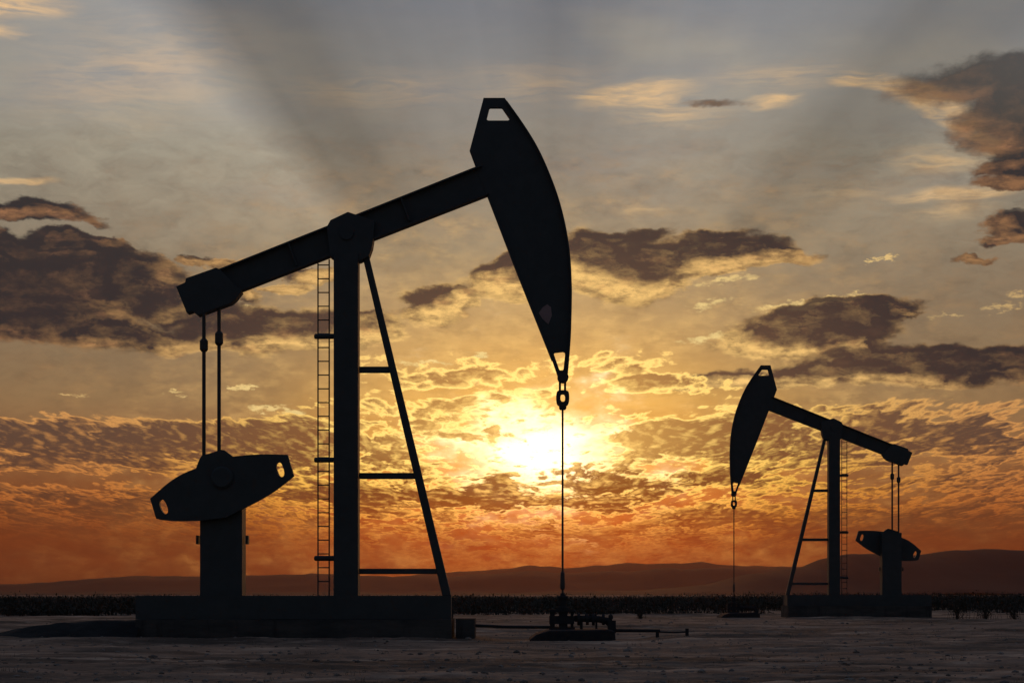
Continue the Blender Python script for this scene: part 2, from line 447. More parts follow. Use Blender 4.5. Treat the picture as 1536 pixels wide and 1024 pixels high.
def smooth_poly(pts, n=5, closed=True):
    """Chaikin corner rounding"""
    for _ in range(n):
        q = []
        for i in range(len(pts)):
            a, b = pts[i], pts[(i + 1) % len(pts)]
            q += [(a[0] * .75 + b[0] * .25, a[1] * .75 + b[1] * .25), (a[0] * .25 + b[0] * .75, a[1] * .25 + b[1] * .75)]
        pts = q
    return pts

# ================================================================== materials
def material(name):
    m = bpy.data.materials.new(name); m.use_nodes = True
    V.nt = m.node_tree
    return m, m.node_tree, m.node_tree.nodes['Principled BSDF']

def steel(name, c0, c1, rough=.6, scale=3.0, spec=.35, rust=None):
    m, nt, bs = material(name)
    tc = nt.nodes.new('ShaderNodeTexCoord')
    n = noise(tc.outputs['Object'], scale, 6, .6)
    c = mix((*c0, 1), (*c1, 1), n.step(.3, .7))
    if rust:
        n2 = noise(tc.outputs['Object'], scale * 2.3, 8, .65)
        c = mix(c, (*rust, 1), n2.step(.56, .70) * .8)
    nt.links.new(c, bs.inputs['Base Color'])
    bs.inputs['Roughness'].default_value = rough; bs.inputs['Specular IOR Level'].default_value = spec
    bp = nt.nodes.new('ShaderNodeBump'); bp.inputs['Strength'].default_value = .2; bp.inputs['Distance'].default_value = .01
    nt.links.new(noise(tc.outputs['Object'], scale * 12, 4, .6).s, bp.inputs['Height']); nt.links.new(bp.outputs[0], bs.inputs['Normal'])
    return m

M_STEEL = steel('dark_painted_steel', (.036, .045, .045), (.046, .056, .056), rust=(.054, .044, .036))
M_ROD = steel('dull_rod_steel', (.030, .030, .030), (.05, .048, .045), rough=.5)
M_PATCH = steel('bare_primer_patch', (.25, .17, .16), (.30, .21, .20), rough=.8)
M_OLD = steel('old_valve_iron', (.026, .030, .034), (.045, .042, .040), rough=.9, scale=8, spec=.06)

def concrete():
    m, nt, bs = material('stained_concrete')
    tc = nt.nodes.new('ShaderNodeTexCoord')
    n = noise(vop('MULTIPLY', tc.outputs['Object'], (.6, .6, 2.2)), 1.3, 8, .65)
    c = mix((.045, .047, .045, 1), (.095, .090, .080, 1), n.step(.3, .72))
    n2 = noise(vop('MULTIPLY', tc.outputs['Object'], (2.5, 2.5, .4)), 1.5, 4, .6)
    c = mix(c, (.03, .03, .03, 1), n2.step(.52, .7) * .6)
    nt.links.new(c, bs.inputs['Base Color']); bs.inputs['Roughness'].default_value = .95; bs.inputs['Specular IOR Level'].default_value = .05
    bp = nt.nodes.new('ShaderNodeBump'); bp.inputs['Strength'].default_value = .5; bp.inputs['Distance'].default_value = .02
    nt.links.new(noise(tc.outputs['Object'], 14, 8, .7).s, bp.inputs['Height']); nt.links.new(bp.outputs[0], bs.inputs['Normal'])
    return m
M_CONC = concrete()

def soil(name, dark, midc, light, scale=1.0):
    m, nt, bs = material(name)
    g = nt.nodes.new('ShaderNodeNewGeometry'); p = g.outputs['Position']
    big = noise(vop('MULTIPLY', p, (.10, .20, .2)), scale, 5, .6)
    medn = noise(vop('MULTIPLY', p, (.55, .9, .9)), scale, 7, .66)
    fine = noise(p, 7.0 * scale, 6, .7)
    c = mix((*dark, 1), (*midc, 1), (big * .75 + medn * .35).step(.44, .64))
    streak = noise(vop('ADD', vop('MULTIPLY', p, (.16, .75, .5)), (3, 5, 0)), scale, 6, .6)
    c = mix(c, (*light, 1), (medn.step(.5, .74) * .5 + streak.step(.54, .68) * .6).clamp())
    c = mix(c, (*dark, 1), fine.step(.54, .72) * .65)
    v = nt.nodes.new('ShaderNodeTexVoronoi'); v.inputs['Scale'].default_value = 9.0; nt.links.new(p, v.inputs['Vector'])
    c = mix(c, (*light, 1), V(v.outputs['Distance']).step(.22, .08) * fine.step(.45, .6) * .5)
    nt.links.new(c, bs.inputs['Base Color']); bs.inputs['Roughness'].default_value = .95; bs.inputs['Specular IOR Level'].default_value = .15
    bp = nt.nodes.new('ShaderNodeBump'); bp.inputs['Strength'].default_value = .7; bp.inputs['Distance'].default_value = .05
    nt.links.new((fine * .7 + medn).s, bp.inputs['Height']); nt.links.new(bp.outputs[0], bs.inputs['Normal'])
    return m
M_GROUND = soil('dry_dirt', (.085, .058, .040), (.30, .19, .125), (.72, .49, .33))
M_MOUND = soil('dark_dirt', (.014, .015, .014), (.026, .026, .024), (.05, .046, .04))  # mound soil: near-black tones, much darker than the ground dirt
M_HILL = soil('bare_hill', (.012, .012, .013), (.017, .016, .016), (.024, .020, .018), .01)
M_STONE = soil('stone', (.10, .085, .07), (.24, .20, .165), (.42, .36, .30), 3)

def foliage(name, a, b):
    m, nt, bs = material(name)
    g = nt.nodes.new('ShaderNodeNewGeometry')
    n = noise(g.outputs['Position'], .9, 4, .6)
    nt.links.new(mix((*a, 1), (*b, 1), n.step(.35, .65)), bs.inputs['Base Color'])
    bs.inputs['Roughness'].default_value = .9; bs.inputs['Specular IOR Level'].default_value = .1
    return m
M_SCRUB = foliage('dry_scrub_leaf', (.030, .033, .026), (.055, .050, .038))
M_TWIG = foliage('scrub_twig', (.04, .032, .025), (.07, .055, .04))
M_DRYGRASS = foliage('dry_grass_blade', (.12, .095, .06), (.24, .19, .12))

# ================================================================== terrain
def vnoise(x, y, seed=0):
    """smooth value noise on arrays, -1..1"""
    xi = np.floor(x).astype(np.int64); yi = np.floor(y).astype(np.int64)
    xf = x - xi; yf = y - yi
    u = xf * xf * (3 - 2 * xf); v = yf * yf * (3 - 2 * yf)
    def h(a, b):
        n = (a * 374761393 + b * 668265263 + seed * 974634777) & 0x7fffffff
        n = ((n ^ (n >> 13)) * 1274126177) & 0x7fffffff
        return ((n ^ (n >> 16)) & 0xffff) / 32767.5 - 1.0
    return (h(xi, yi) * (1 - u) + h(xi + 1, yi) * u) * (1 - v) + (h(xi, yi + 1) * (1 - u) + h(xi + 1, yi + 1) * u) * v

def ground_z(x, y):
    x = np.asarray(x, float); y = np.asarray(y, float)
    d = np.hypot(x, y)
    fade = np.clip((d - 10) / 10, 0, 1) * np.clip((400 - d) / 200, 0, 1)
    z = .055 * vnoise(x * .11 + 3, y * .16, 1) + .035 * vnoise(x * .42, y * .6 + 9, 2) + .020 * vnoise(x * 1.3, y * 1.9, 3)
    ruts = np.clip(vnoise(x * .16 + .5 * vnoise(x * .05, y * .3, 8), y * .85, 9), 0, 1) * .045
    z = (z + ruts + .011 * vnoise(x * 4.1, y * 4.9, 4) + .006 * vnoise(x * 9.7, y * 10.9, 5)) * fade
    # flat where the pads and the wellheads stand
    def flat(cx, cy, rx, ry):
        q = np.maximum(np.abs(x - cx) / rx, np.abs(y - cy) / ry)
        return np.clip((q - 1.0) / .35, 0, 1)
    k = flat(-4.7, D1, 4.6, 1.6) * flat(1.4, D1, 1.3, 1.3) * flat(15.9, 94.5, 6, 1.8) * flat(10.5, 94.5, 1.6, 1.4)
    z = z * (.12 + .88 * k)
    z = z - .05 * (1 - flat(1.4, D1 - .8, 1.6, 1.6))
    z = z - .13 * np.clip((d - 60) / 25, 0, 1)
    return z

def grid_mesh(name, X, Y, Z, mat, wrap=False, center=None):
    nr, nc = X.shape
    co = np.stack([X, Y, Z], -1).reshape(-1, 3)
    i = np.arange(nr - 1)[:, None]; jn = nc if wrap else nc - 1
    j = np.arange(jn)[None, :]; j2 = (j + 1) % nc
    q = np.stack([i * nc + j, i * nc + j2, (i + 1) * nc + j2, (i + 1) * nc + j], -1).reshape(-1, 4)
    me = bpy.data.meshes.new(name)
    me.vertices.add(len(co)); me.vertices.foreach_set('co', co.ravel())
    me.loops.add(q.size); me.loops.foreach_set('vertex_index', q.ravel().astype(np.int32))
    me.polygons.add(len(q)); me.polygons.foreach_set('loop_start', np.arange(0, q.size, 4, dtype=np.int32))
    me.update(calc_edges=True); me.validate()
    me.polygons.foreach_set('use_smooth', np.ones(len(q), bool))
    me.materials.append(mat)
    o = bpy.data.objects.new(name, me); COL.objects.link(o)
    return o

def build_ground():
    front = np.radians(np.linspace(-27, 27, 720))
    rest = np.radians(np.linspace(27, 333, 92))[1:-1]
    th = np.concatenate([front, rest])
    r = [.3]
    while r[-1] < 12500:
        d = r[-1]
        r.append(d * (1.0021 if 17 < d < 62 else 1.006 if 10 < d < 160 else 1.12))
    r = np.array(r)
    R, T = np.meshgrid(r, th, indexing='ij')
    X, Y = R * np.sin(T), R * np.cos(T)
    # clockwise from the air, so flip the column order for upward normals
    X, Y = X[:, ::-1], Y[:, ::-1]
    Z = ground_z(X, Y)
    o = grid_mesh('ground', X, Y, Z, M_GROUND, wrap=True)
    tag(o, 'flat dry dirt ground with ruts and small stones', kind='structure')
build_ground()

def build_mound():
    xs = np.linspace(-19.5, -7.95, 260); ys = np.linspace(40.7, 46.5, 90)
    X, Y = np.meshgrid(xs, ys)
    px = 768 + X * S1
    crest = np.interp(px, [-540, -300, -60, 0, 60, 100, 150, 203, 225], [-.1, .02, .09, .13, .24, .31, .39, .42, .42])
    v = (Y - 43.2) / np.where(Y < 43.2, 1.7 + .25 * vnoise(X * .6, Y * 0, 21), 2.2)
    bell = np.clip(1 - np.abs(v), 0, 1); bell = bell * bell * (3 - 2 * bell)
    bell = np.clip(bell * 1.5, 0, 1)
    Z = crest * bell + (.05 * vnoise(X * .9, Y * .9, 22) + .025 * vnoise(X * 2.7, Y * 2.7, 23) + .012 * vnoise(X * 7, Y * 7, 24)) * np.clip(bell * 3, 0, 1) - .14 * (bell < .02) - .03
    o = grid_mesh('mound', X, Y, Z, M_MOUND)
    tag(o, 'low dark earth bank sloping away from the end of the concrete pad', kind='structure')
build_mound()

def build_hills():
    def ridge(name, label, Y0, half, prof, seed, rough, mat):
        px = np.array([p[0] for p in prof], float); py = np.array([p[1] for p in prof], float)
        S = FPX / Y0
        xs = np.linspace(-8800 * Y0 / 10000, 8800 * Y0 / 10000, 700); ys = np.linspace(Y0 - half, Y0 + half, 61)
        X, Y = np.meshgrid(xs, ys)
        P = HX + X * S
        top = (HY - np.interp(P, px, py)) / S + CAM_H
        out = np.clip((np.abs(P - 768) - 800) / 600, 0, 1)
        top = top * (1 + out * .35 * vnoise(X / Y0 * 6, X * 0, seed + 5))
        top = top + rough * .25 * vnoise(X / rough / 5, X * 0, seed) + rough * .10 * vnoise(X / rough / 1.6, X * 0, seed + 1)
        v = (Y - Y0) / half
        spur = 1 + .12 * vnoise(X / 260, Y / 420, seed + 2) * np.clip(-v * 2, 0, 1)
        bell = np.cos(np.clip(v * spur, -1, 1) * math.pi / 2) ** 1.5
        gully = rough * .5 * vnoise(X / 120, Y / 300, seed + 3) * bell * (1 - bell) * 2
        Z = np.maximum(top, 2) * bell + gully - 3 * (np.abs(v) > .98)
        o = grid_mesh(name, X, Y, Z, mat); tag(o, label, kind='structure')
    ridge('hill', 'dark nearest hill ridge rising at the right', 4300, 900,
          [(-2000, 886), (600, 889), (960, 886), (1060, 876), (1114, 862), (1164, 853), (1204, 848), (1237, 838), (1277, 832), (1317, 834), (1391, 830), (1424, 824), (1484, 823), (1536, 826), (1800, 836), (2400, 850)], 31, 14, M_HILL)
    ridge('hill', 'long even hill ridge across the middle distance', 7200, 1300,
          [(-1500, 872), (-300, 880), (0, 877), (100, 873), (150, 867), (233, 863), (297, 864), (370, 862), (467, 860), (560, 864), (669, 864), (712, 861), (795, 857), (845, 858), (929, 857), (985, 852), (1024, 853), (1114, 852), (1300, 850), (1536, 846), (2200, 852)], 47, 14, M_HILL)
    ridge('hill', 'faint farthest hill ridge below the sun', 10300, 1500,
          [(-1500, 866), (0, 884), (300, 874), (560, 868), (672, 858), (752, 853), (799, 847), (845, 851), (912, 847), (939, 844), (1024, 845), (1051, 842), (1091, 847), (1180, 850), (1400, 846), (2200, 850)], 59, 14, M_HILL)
build_hills()

# ================================================================== the pumpjack
X0 = (520 - HX) / S1                      # its post stands here
def L(px, py, y=0.0):                     # photo pixel -> local x,z on the plane y behind the middle of the machine
    s = FPX / (D1 + y)
    return ((px - HX) / s - X0, (HY - py) / s + CAM_H)

def LP(pts, y=0.0): return [L(px, py, y) for px, py in pts]

def sil_box(bm, px0, px1, py0, py1, y0, y1):
    """box between depths y0..y1 whose outline covers the given picture rectangle"""
    xa = min(L(px0, 0, y0)[0], L(px0, 0, y1)[0]) if px0 > HX else L(px0, 0, y0)[0]
    xb = L(px1, 0, y1)[0] if px1 < HX else L(px1, 0, y0)[0]
    z1 = L(0, py0, y0)[1]; z0 = L(0, py1, y0)[1]
    box(bm, xa, xb, y0, y1, z0, z1)

def strip(bm, pts, w, t, closed=False):
    """flat bar of width w (across y) and thickness t laid along a line in x,z"""
    n = len(pts); rows = []
    for i, p in enumerate(pts):
        a = pts[max(i - 1, 0)]; b = pts[min(i + 1, n - 1)]
        d = Vector((b[0] - a[0], b[1] - a[1])).normalized(); nx, nz = -d.y, d.x
        rows.append([bm.verts.new((p[0] + nx * s, yy, p[1] + nz * s)) for s, yy in ((0, -w / 2), (0, w / 2), (-t, w / 2), (-t, -w / 2))])
    for A, B in zip(rows, rows[1:]):
        for i in range(4):
            j = (i + 1) % 4; bm.faces.new((A[i], A[j], B[j], B[i]))
    bm.faces.new(rows[0][::-1]); bm.faces.new(rows[-1])
    bmesh.ops.recalc_face_normals(bm, faces=bm.faces[:])

def curve_through(pts, n=6):
    """Catmull-Rom samples"""
    out = []
    P = [pts[0]] + list(pts) + [pts[-1]]
    for i in range(1, len(P) - 2):
        p0, p1, p2, p3 = P[i - 1], P[i], P[i + 1], P[i + 2]
        for k in range(n):
            t = k / n
            out.append(tuple(.5 * (2 * p1[c] + (p2[c] - p0[c]) * t + (2 * p0[c] - 5 * p1[c] + 4 * p2[c] - p3[c]) * t * t + (3 * p1[c] - p0[c] - 3 * p2[c] + p3[c]) * t ** 3) for c in (0, 1)))
    out.append(tuple(pts[-1]))
    return out

def build_pumpjack():
    root = empty('pumpjack', (X0, D1, 0))
    # ---- skid: two long channels, cross members and a deck plate
    bm = bmesh.new()
    xl, xr = L(203.5, 0, -.8)[0], L(680, 0, .8)[0]
    zt = L(0, 893, -.8)[1]; zb = .42
    for s in (-1, 1):
        box(bm, xl, xr, s * .80 - .02, s * .80 + .02, zb, zt)
        box(bm, xl, xr, s * .80 - (.18 if s > 0 else .021), s * .80 + (.021 if s > 0 else .18), zt - .03, zt + .002)
        box(bm, xl, xr, s * .80 - (.18 if s > 0 else .021), s * .80 + (.021 if s > 0 else .18), zb - .002, zb + .03)
    n = 9
    for i in range(n):
        x = xl + .03 + (xr - xl - .1) * i / (n - 1)
        box(bm, x - .03, x + .04, -.779, .779, zb + .01, zt - .035)
    box(bm, xl + .01, xr - .01, -.62, .62, zt - .034, zt - .006)
    link('skid', bm, M_STEEL, root)
    # ---- samson post
    bm = bmesh.new()
    sil_box(bm, 500.4, 539.7, 380, 893, -.26, .26)
    link('post', bm, M_STEEL, root, bevel=.012)
    # ---- inclined brace leg
    def brace_x(py, left):
        a, b = ((544.2, 386), (663.6, 893)) if left else ((554, 386), (677, 893))
        return a[0] + (b[0] - a[0]) * (py - a[1]) / (b[1] - a[1])
    bm = bmesh.new()
    prism(bm, LP([(brace_x(380, True), 380), (brace_x(893, True), 893), (brace_x(893, False), 893), (brace_x(380, False), 380)]), -.11, .11)
    link('brace_leg', bm, M_STEEL, root, bevel=.01)
    for y0, y1 in ((550, 559), (709, 718), (852.3, 860.5)):
        bm = bmesh.new()
        prism(bm, LP([(539.0, y0), (brace_x(y0, True) + 1.5, y0), (brace_x(y1, True) + 1.5, y1), (539.0, y1)]), -.07, .07)
        link('strut', bm, M_STEEL, root, bevel=.008)
    # ---- ladder on the back of the post
    lad = None
    bm = bmesh.new()
    for px in (477.0, 493.8):
        a = L(px, 389 if px > 480 else 395); b = L(px, 893)
        tube(bm, (a[0], 0, a[1]), (b[0], 0, b[1]), .016, seg=8)
    k = 397.5
    while k < 888:
        a = L(477, k); b = L(493.8, k)
        tube(bm, (a[0], 0, a[1]), (b[0], 0, b[1]), .0135, seg=8); k += 20.6
    lad = link('ladder', bm, M_STEEL, root)
    for py in (504.8, 689.7, 836.9):
        bm = bmesh.new()
        a = L(471.5, py); b = L(501.5, py)
        lathe(bm, (a[0], -.05, a[1]), (b[0], -.05, b[1]), [(0, .03), (.03, .052), (.08, .06), (1, .06)], 12)
        link('bracket', bm, M_STEEL, lad)
    # ---- walking beam: web, flanges, stiffeners
    T0, T1 = L(333, 403.8), L(716, 251.4); B0, B1 = L(362, 437.2), L(731, 293.8)
    bm = bmesh.new()
    prism(bm, LP([(318, 410), (333, 403.8), (731, 245.6), (741, 289.5), (362, 437.2), (330, 449)]), -.05, .05)
    strip(bm, [L(318, 409.8), L(722, 249.2)], .34, .035)
    strip(bm, [L(733, 293.0), L(352, 441.1)], .34, .035)
    dx, dz = T1[0] - T0[0], T1[1] - T0[1]
    for t in (.26, .70):
        x, z = T0[0] + dx * t, T0[1] + dz * t
        nx, nz = .345, -.94
        prism(bm, [(x, z - .03), (x + .03, z - .018), (x + .03 + nx * .53, z - .02 + nz * .53), (x + nx * .53, z - .03 + nz * .53)], -.16, .16)
    beam = link('walking_beam', bm, M_STEEL, root)
    bm = bmesh.new()                                       # tail block with the cross bearing
    prism(bm, LP([(330.5, 404.4), (324.2, 401.5), (279, 417.4), (277.8, 423.5), (264.4, 429.9), (280.3, 469.4), (288.8, 466.5), (296.6, 473),
                  (346.2, 454.8), (353.5, 448.7), (362.5, 437.0)], -.16), -.18, .18)
    link('tail_block', bm, M_STEEL, beam, bevel=.006)
    bm = bmesh.new()                                       # saddle over the post
    prism(bm, LP([(490.2, 340.3), (495.8, 330.3), (521.9, 318), (536.6, 323), (562, 331), (559.7, 359.6), (558, 370.5), (553, 384.5), (539.2, 391.3), (500.6, 387.4), (495, 384.3)], -.19), -.21, .21)
    c = L(521, 352)
    for s in (-1, 1): tube(bm, (c[0], s * .205, c[1]), (c[0], s * .25, c[1]), .15, seg=24)
    link('saddle', bm, M_STEEL, beam, bevel=.005)
    # ---- horsehead
    arc = [(757, 148), (785.5, 188), (806.6, 222.3), (823.8, 259.3), (838.3, 298.9), (848.9, 341), (855.2, 383.3), (857.6, 425), (857.7, 455), (856.4, 501.5), (853.7, 539.6), (851.6, 563)]
    arcs = curve_through(arc, 5)
    outline = [(725.4, 148)] + arcs + [(837, 566), (828.8, 542), (771.7, 400), (730, 293.6), (713.8, 252), (704.5, 227)]
    h1 = smooth_poly([(733.5, 162.5), (753, 162.5), (765.5, 181.9), (729.5, 181.9)], 0)
    h1 = [(734, 163.5), (735.5, 162.6), (752, 162.6), (753.5, 163.4), (764, 178.6), (763.8, 180.8), (762, 181.9), (732.5, 181.9), (730.4, 180.6), (730.2, 178.8)]
    h2 = [(830.6, 531.2), (832, 529.2), (844.6, 527.7), (847.2, 529), (847.6, 531.5), (845.2, 554), (844, 555.6), (840, 555.6), (838.8, 554.4)]
    bm = bmesh.new()
    prism(bm, LP(outline), -.06, .06, holes=[LP(h1), LP(h2)])
    inset = [(p[0] - .6, p[1]) for p in arcs]
    strip(bm, LP(inset[1:-1]), .30, .03)
    strip(bm, LP([(827.5, 541), (771.7, 401), (731.2, 295.5)]), .20, .03)
    head = link('horsehead', bm, M_STEEL, root)
    bm = bmesh.new()
    prism(bm, LP([(820.7, 457), (826.3, 461), (827.8, 473.6), (822.5, 487), (813.6, 478.7), (808, 469.8), (813.6, 462)]), -.068, -.0605)
    tag(link('plate', bm, M_PATCH, head), 'small pale worn patch plate')
    # ---- bridle hanging from the horsehead
    bm = bmesh.new()
    c = L(844.4, 566)
    tube(bm, (c[0], -.13, c[1]), (c[0], .13, c[1]), 8.3 / S1, seg=20)
    for px in (839.8, 847.6):
        prism(bm, LP([(px - 1.7, 568), (px - 1.7, 588), (px + 1.7, 588), (px + 1.7, 568)]), -.05, .05)
    link('bridle_hanger', bm, M_ROD, root)
    bm = bmesh.new()
    o_ = smooth_poly([(834.2, 589), (837.5, 585.5), (850.5, 585.5), (853.8, 589), (853.8, 604), (850, 609.5), (838, 609.5), (834.2, 604)], 2)
    i_ = smooth_poly([(840.6, 591.2), (847.6, 591.2), (847.6, 602.6), (840.6, 602.6)], 1)
    prism(bm, LP(o_), -.09, .09, holes=[LP(i_)])
    prism(bm, LP([(838.6, 608), (849.6, 608), (849.6, 612), (848, 614.5), (840.2, 614.5), (838.6, 612)]), -.075, .075)
    link('rod_clamp', bm, M_ROD, root)
    bm = bmesh.new()
    a = L(843.9, 612); b = L(843.9, 905)
    tube(bm, (a[0], 0, a[1]), (b[0], 0, b[1]), .0235, seg=10)
    rod = link('polished_rod', bm, M_ROD, root)
    bm = bmesh.new()
    a = L(843.9, 856); b = L(843.9, 884)
    lathe(bm, (a[0], 0, a[1]), (b[0], 0, b[1]), [(0, .026), (.1, .045), (.7, .055), (.95, .05), (1, .028)], 14)
    link('weight', bm, M_ROD, rod)
    # ---- pitman rods from the tail to the crank
    for px, pt, pb, c0, c1, yy in ((305.9, 466, 690, 508, 527.5, -.14), (328.6, 455, 682, 497, 518, -.06)):
        bm = bmesh.new()
        a = L(px, pt, yy); b = L(px, pb, yy)
        tube(bm, (a[0], yy, a[1]), (b[0], yy, b[1]), .041, seg=12)
        r_ = link('pitman_rod', bm, M_ROD, root)
        bm = bmesh.new()
        a = L(px, c0, yy); b = L(px, c1, yy)
        lathe(bm, (a[0], yy, a[1]), (b[0], yy, b[1]), [(0, .055), (.16, .092), (.84, .092), (1, .055)], 12)
        link('collar', bm, M_ROD, r_)
    # ---- counterweight on the gearbox pedestal
    yc = -.40
    top = curve_through([(226, 747.8), (253, 724.4), (275, 710.6), (294.7, 702.5)], 4)
    topr = curve_through([(350, 684.7), (375, 682.2), (400, 681.2), (431.9, 681.9)], 4)
    botr = curve_through([(441.3, 713.4), (415.6, 733.8), (390.6, 749.4), (366, 762)], 4)
    botl = curve_through([(300, 780.6), (268.8, 781.3), (243.8, 779.6), (235, 777.5)], 4)
    pts = top + [(299.4, 690), (303, 683.8), (332.8, 674.4), (337.5, 675.3)] + topr + botr + [(340, 776)] + botl
    s1 = smooth_poly([(237.6, 751.5), (246.6, 747.2), (255, 768), (246.2, 772.6)], 2)
    s2 = smooth_poly([(413.2, 695.2), (422.2, 691.6), (428.8, 712.8), (420, 717)], 2)
    bm = bmesh.new()
    prism(bm, LP(pts, yc), yc - .08, yc + .08, holes=[LP(s1, yc), LP(s2, yc)])
    cw = link('counterweight', bm, M_STEEL, root)
    c = L(334, 716, yc)
    bm = bmesh.new()
    lathe(bm, (c[0], yc - .16, c[1]), (c[0], yc - .079, c[1]), [(0, .20), (.3, .24), (1, .24)], 24)
    link('crank_hub', bm, M_STEEL, cw)
    bm = bmesh.new()
    sil_box(bm, 300, 368.8, 690, 893, -.31, .31)
    ped = link('gearbox_pedestal', bm, M_STEEL, root, bevel=.02)
    for a, b in ((293.8, 300.3), (368.3, 374)):
        bm = bmesh.new()
        sil_box(bm, a, b, 802.5, 815.5, -.12, .12)
        link('lug', bm, M_STEEL, ped, bevel=.02)
    return root

PUMPS = 'oil well pumpjacks'
pump = build_pumpjack()
tag(pump, 'large dark steel pumpjack with its curved horsehead raised to the right, close by', 'pumpjack', PUMPS)
D2 = 94.6
pump2 = copy_tree(pump)
pump2.location = ((1250.5 - HX) / (FPX / D2), D2, -.0); pump2.rotation_euler = (0, 0, math.pi)
tag(pump2, 'small far pumpjack with horsehead facing left, standing before the dark hills', 'pumpjack', PUMPS)

# ---- concrete pads
def build_pad():
    bm = bmesh.new()
    x0, x1 = L(203, 0, -1.25)[0], L(682, 0, 1.2)[0]
    n = 24                                                  # slightly worn edge along the front
    lo, hi = [], []
    for i in range(n + 1):
        x = x0 + (x1 - x0) * i / n
        lo.append((x, -.22 - .05 * rng.random())); hi.append(x)
    pts = [(x0, -.3)] + [(x1, -.3)] + [(x1, .418)] + [(hi[n - i], .418 - (.012 * rng.random() if 0 < i < n else 0)) for i in range(1, n)] + [(x0, .418)]
    prism(bm, pts, -1.25, 1.25)
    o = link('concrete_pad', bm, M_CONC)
    return o
PADS = 'concrete foundation pads'
pad = build_pad(); pad.location = (X0, D1, 0)
tag(pad, 'long low stained concrete pad under the large close pumpjack', 'concrete pad', PADS)
pad2 = pad.copy(); COL.objects.link(pad2); pad2.location = (pump2.location.x, D2, 0); pad2.rotation_euler = (0, 0, math.pi)
tag(pad2, 'low dark concrete pad under the small far pumpjack', 'concrete pad', PADS)
bm = bmesh.new(); sil_box(bm, 683.5, 714, 927.5, 962, -.8, .7)
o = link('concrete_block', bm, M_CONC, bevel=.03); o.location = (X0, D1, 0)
tag(o, 'short dark concrete block at the wellhead end of the close pad', 'concrete block')

# ================================================================== wellhead
def build_wellhead():
    rx, _ = L(843.9, 0)
    root = empty('wellhead', (X0 + rx, D1, 0))
    u = lambda px: (px - 843.9) / S1
    w = lambda py: (HY - py) / S1 + CAM_H
    def bx(bm, a, b, c, d, y0, y1): box(bm, u(a), u(b), y0, y1, w(d), w(c))
    bm = bmesh.new()                                        # sloped base skid
    prism(bm, [(u(794), -.12), (u(794), w(956)), (u(805), w(948.5)), (u(822), w(943.5)), (u(905), w(942)), (u(917), w(944)), (u(919), -.12)], -1.5, .62)
    link('base', bm, M_OLD, root, bevel=.02)
    bm = bmesh.new()                                        # open cage of posts and plates round the rod
    for a, b in ((825, 832), (838.5, 851), (856, 860)): bx(bm, a, b, 915, 947, -.16, .16)
    bx(bm, 824, 860, 912.8, 917, -.2, .2); bx(bm, 824, 861, 923, 935, -.19, .19); bx(bm, 824, 862, 939.5, 946, -.2, .2)
    link('cage', bm, M_OLD, root, bevel=.01)
    bm = bmesh.new()                                        # stuffing box up the rod
    lathe(bm, (0, 0, w(917)), (0, 0, w(889)), [(0, .12), (.12, .12), (.14, .15), (.26, .15), (.28, .09), (.7, .09), (.72, .12), (.84, .12), (.86, .06), (1, .045)], 18)
    link('stuffing_box', bm, M_OLD, root)
    bm = bmesh.new()                                        # side valve and its wheel
    lathe(bm, (u(858), -.12, w(921)), (u(858), -.12, w(913)), [(0, .04), (.4, .03), (.5, .09), (.8, .09), (1, .03)], 12)
    bx(bm, 860, 872, 923, 931, -.08, .08)
    link('valve', bm, M_OLD, root)
    bm = bmesh.new()                                        # manifold pipe bending down at the far end
    p = [(u(862), 0, w(927)), (u(884), 0, w(927.5)), (u(898), 0, w(928)), (u(910), 0, w(930.5)), (u(917), 0, w(936)), (u(917.5), 0, w(947))]
    pipe(bm, p, .075, 12)
    for px, r in ((868, .13), (881, .12), (890, .13), (905, .12)):
        tube(bm, (u(px) - .03, 0, w(928.5)), (u(px) + .03, 0, w(928.5)), r, seg=16)
    bx(bm, 911.5, 923.5, 930, 949, -.11, .11)
    link('manifold', bm, M_OLD, root)
    bm = bmesh.new()
    for px, r in ((882, .07), (891, .06)):
        tube(bm, (u(px), 0, w(926)), (u(px), 0, w(921.5)), .025, seg=8); tube(bm, (u(px) - r, 0, w(921.6)), (u(px) + r, 0, w(921.6)), .02, seg=8)
    link('handwheel', bm, M_OLD, root)
    bm = bmesh.new()
    lathe(bm, (u(916), 0, w(931)), (u(916), 0, w(920)), [(0, .035), (.3, .035), (.35, .055), (.75, .05), (1, .015)], 12)
    link('gauge', bm, M_OLD, root)
    for a, b in ((870, 874), (893, 896)):
        bm = bmesh.new(); bx(bm, a, b, 930, 946, -.05, .05); link('support', bm, M_OLD, root)
    return root
WELLS = 'wellheads under the pumpjacks'
well = build_wellhead()
tag(well, 'squat dark iron wellhead with valves below the rod of the close pumpjack', 'wellhead', WELLS)
well2 = copy_tree(well); well2.location = ((1100 - HX) / (FPX / D2), D2, -.1)
tag(well2, 'tiny dark wellhead under the horsehead of the far pumpjack', 'wellhead', WELLS)

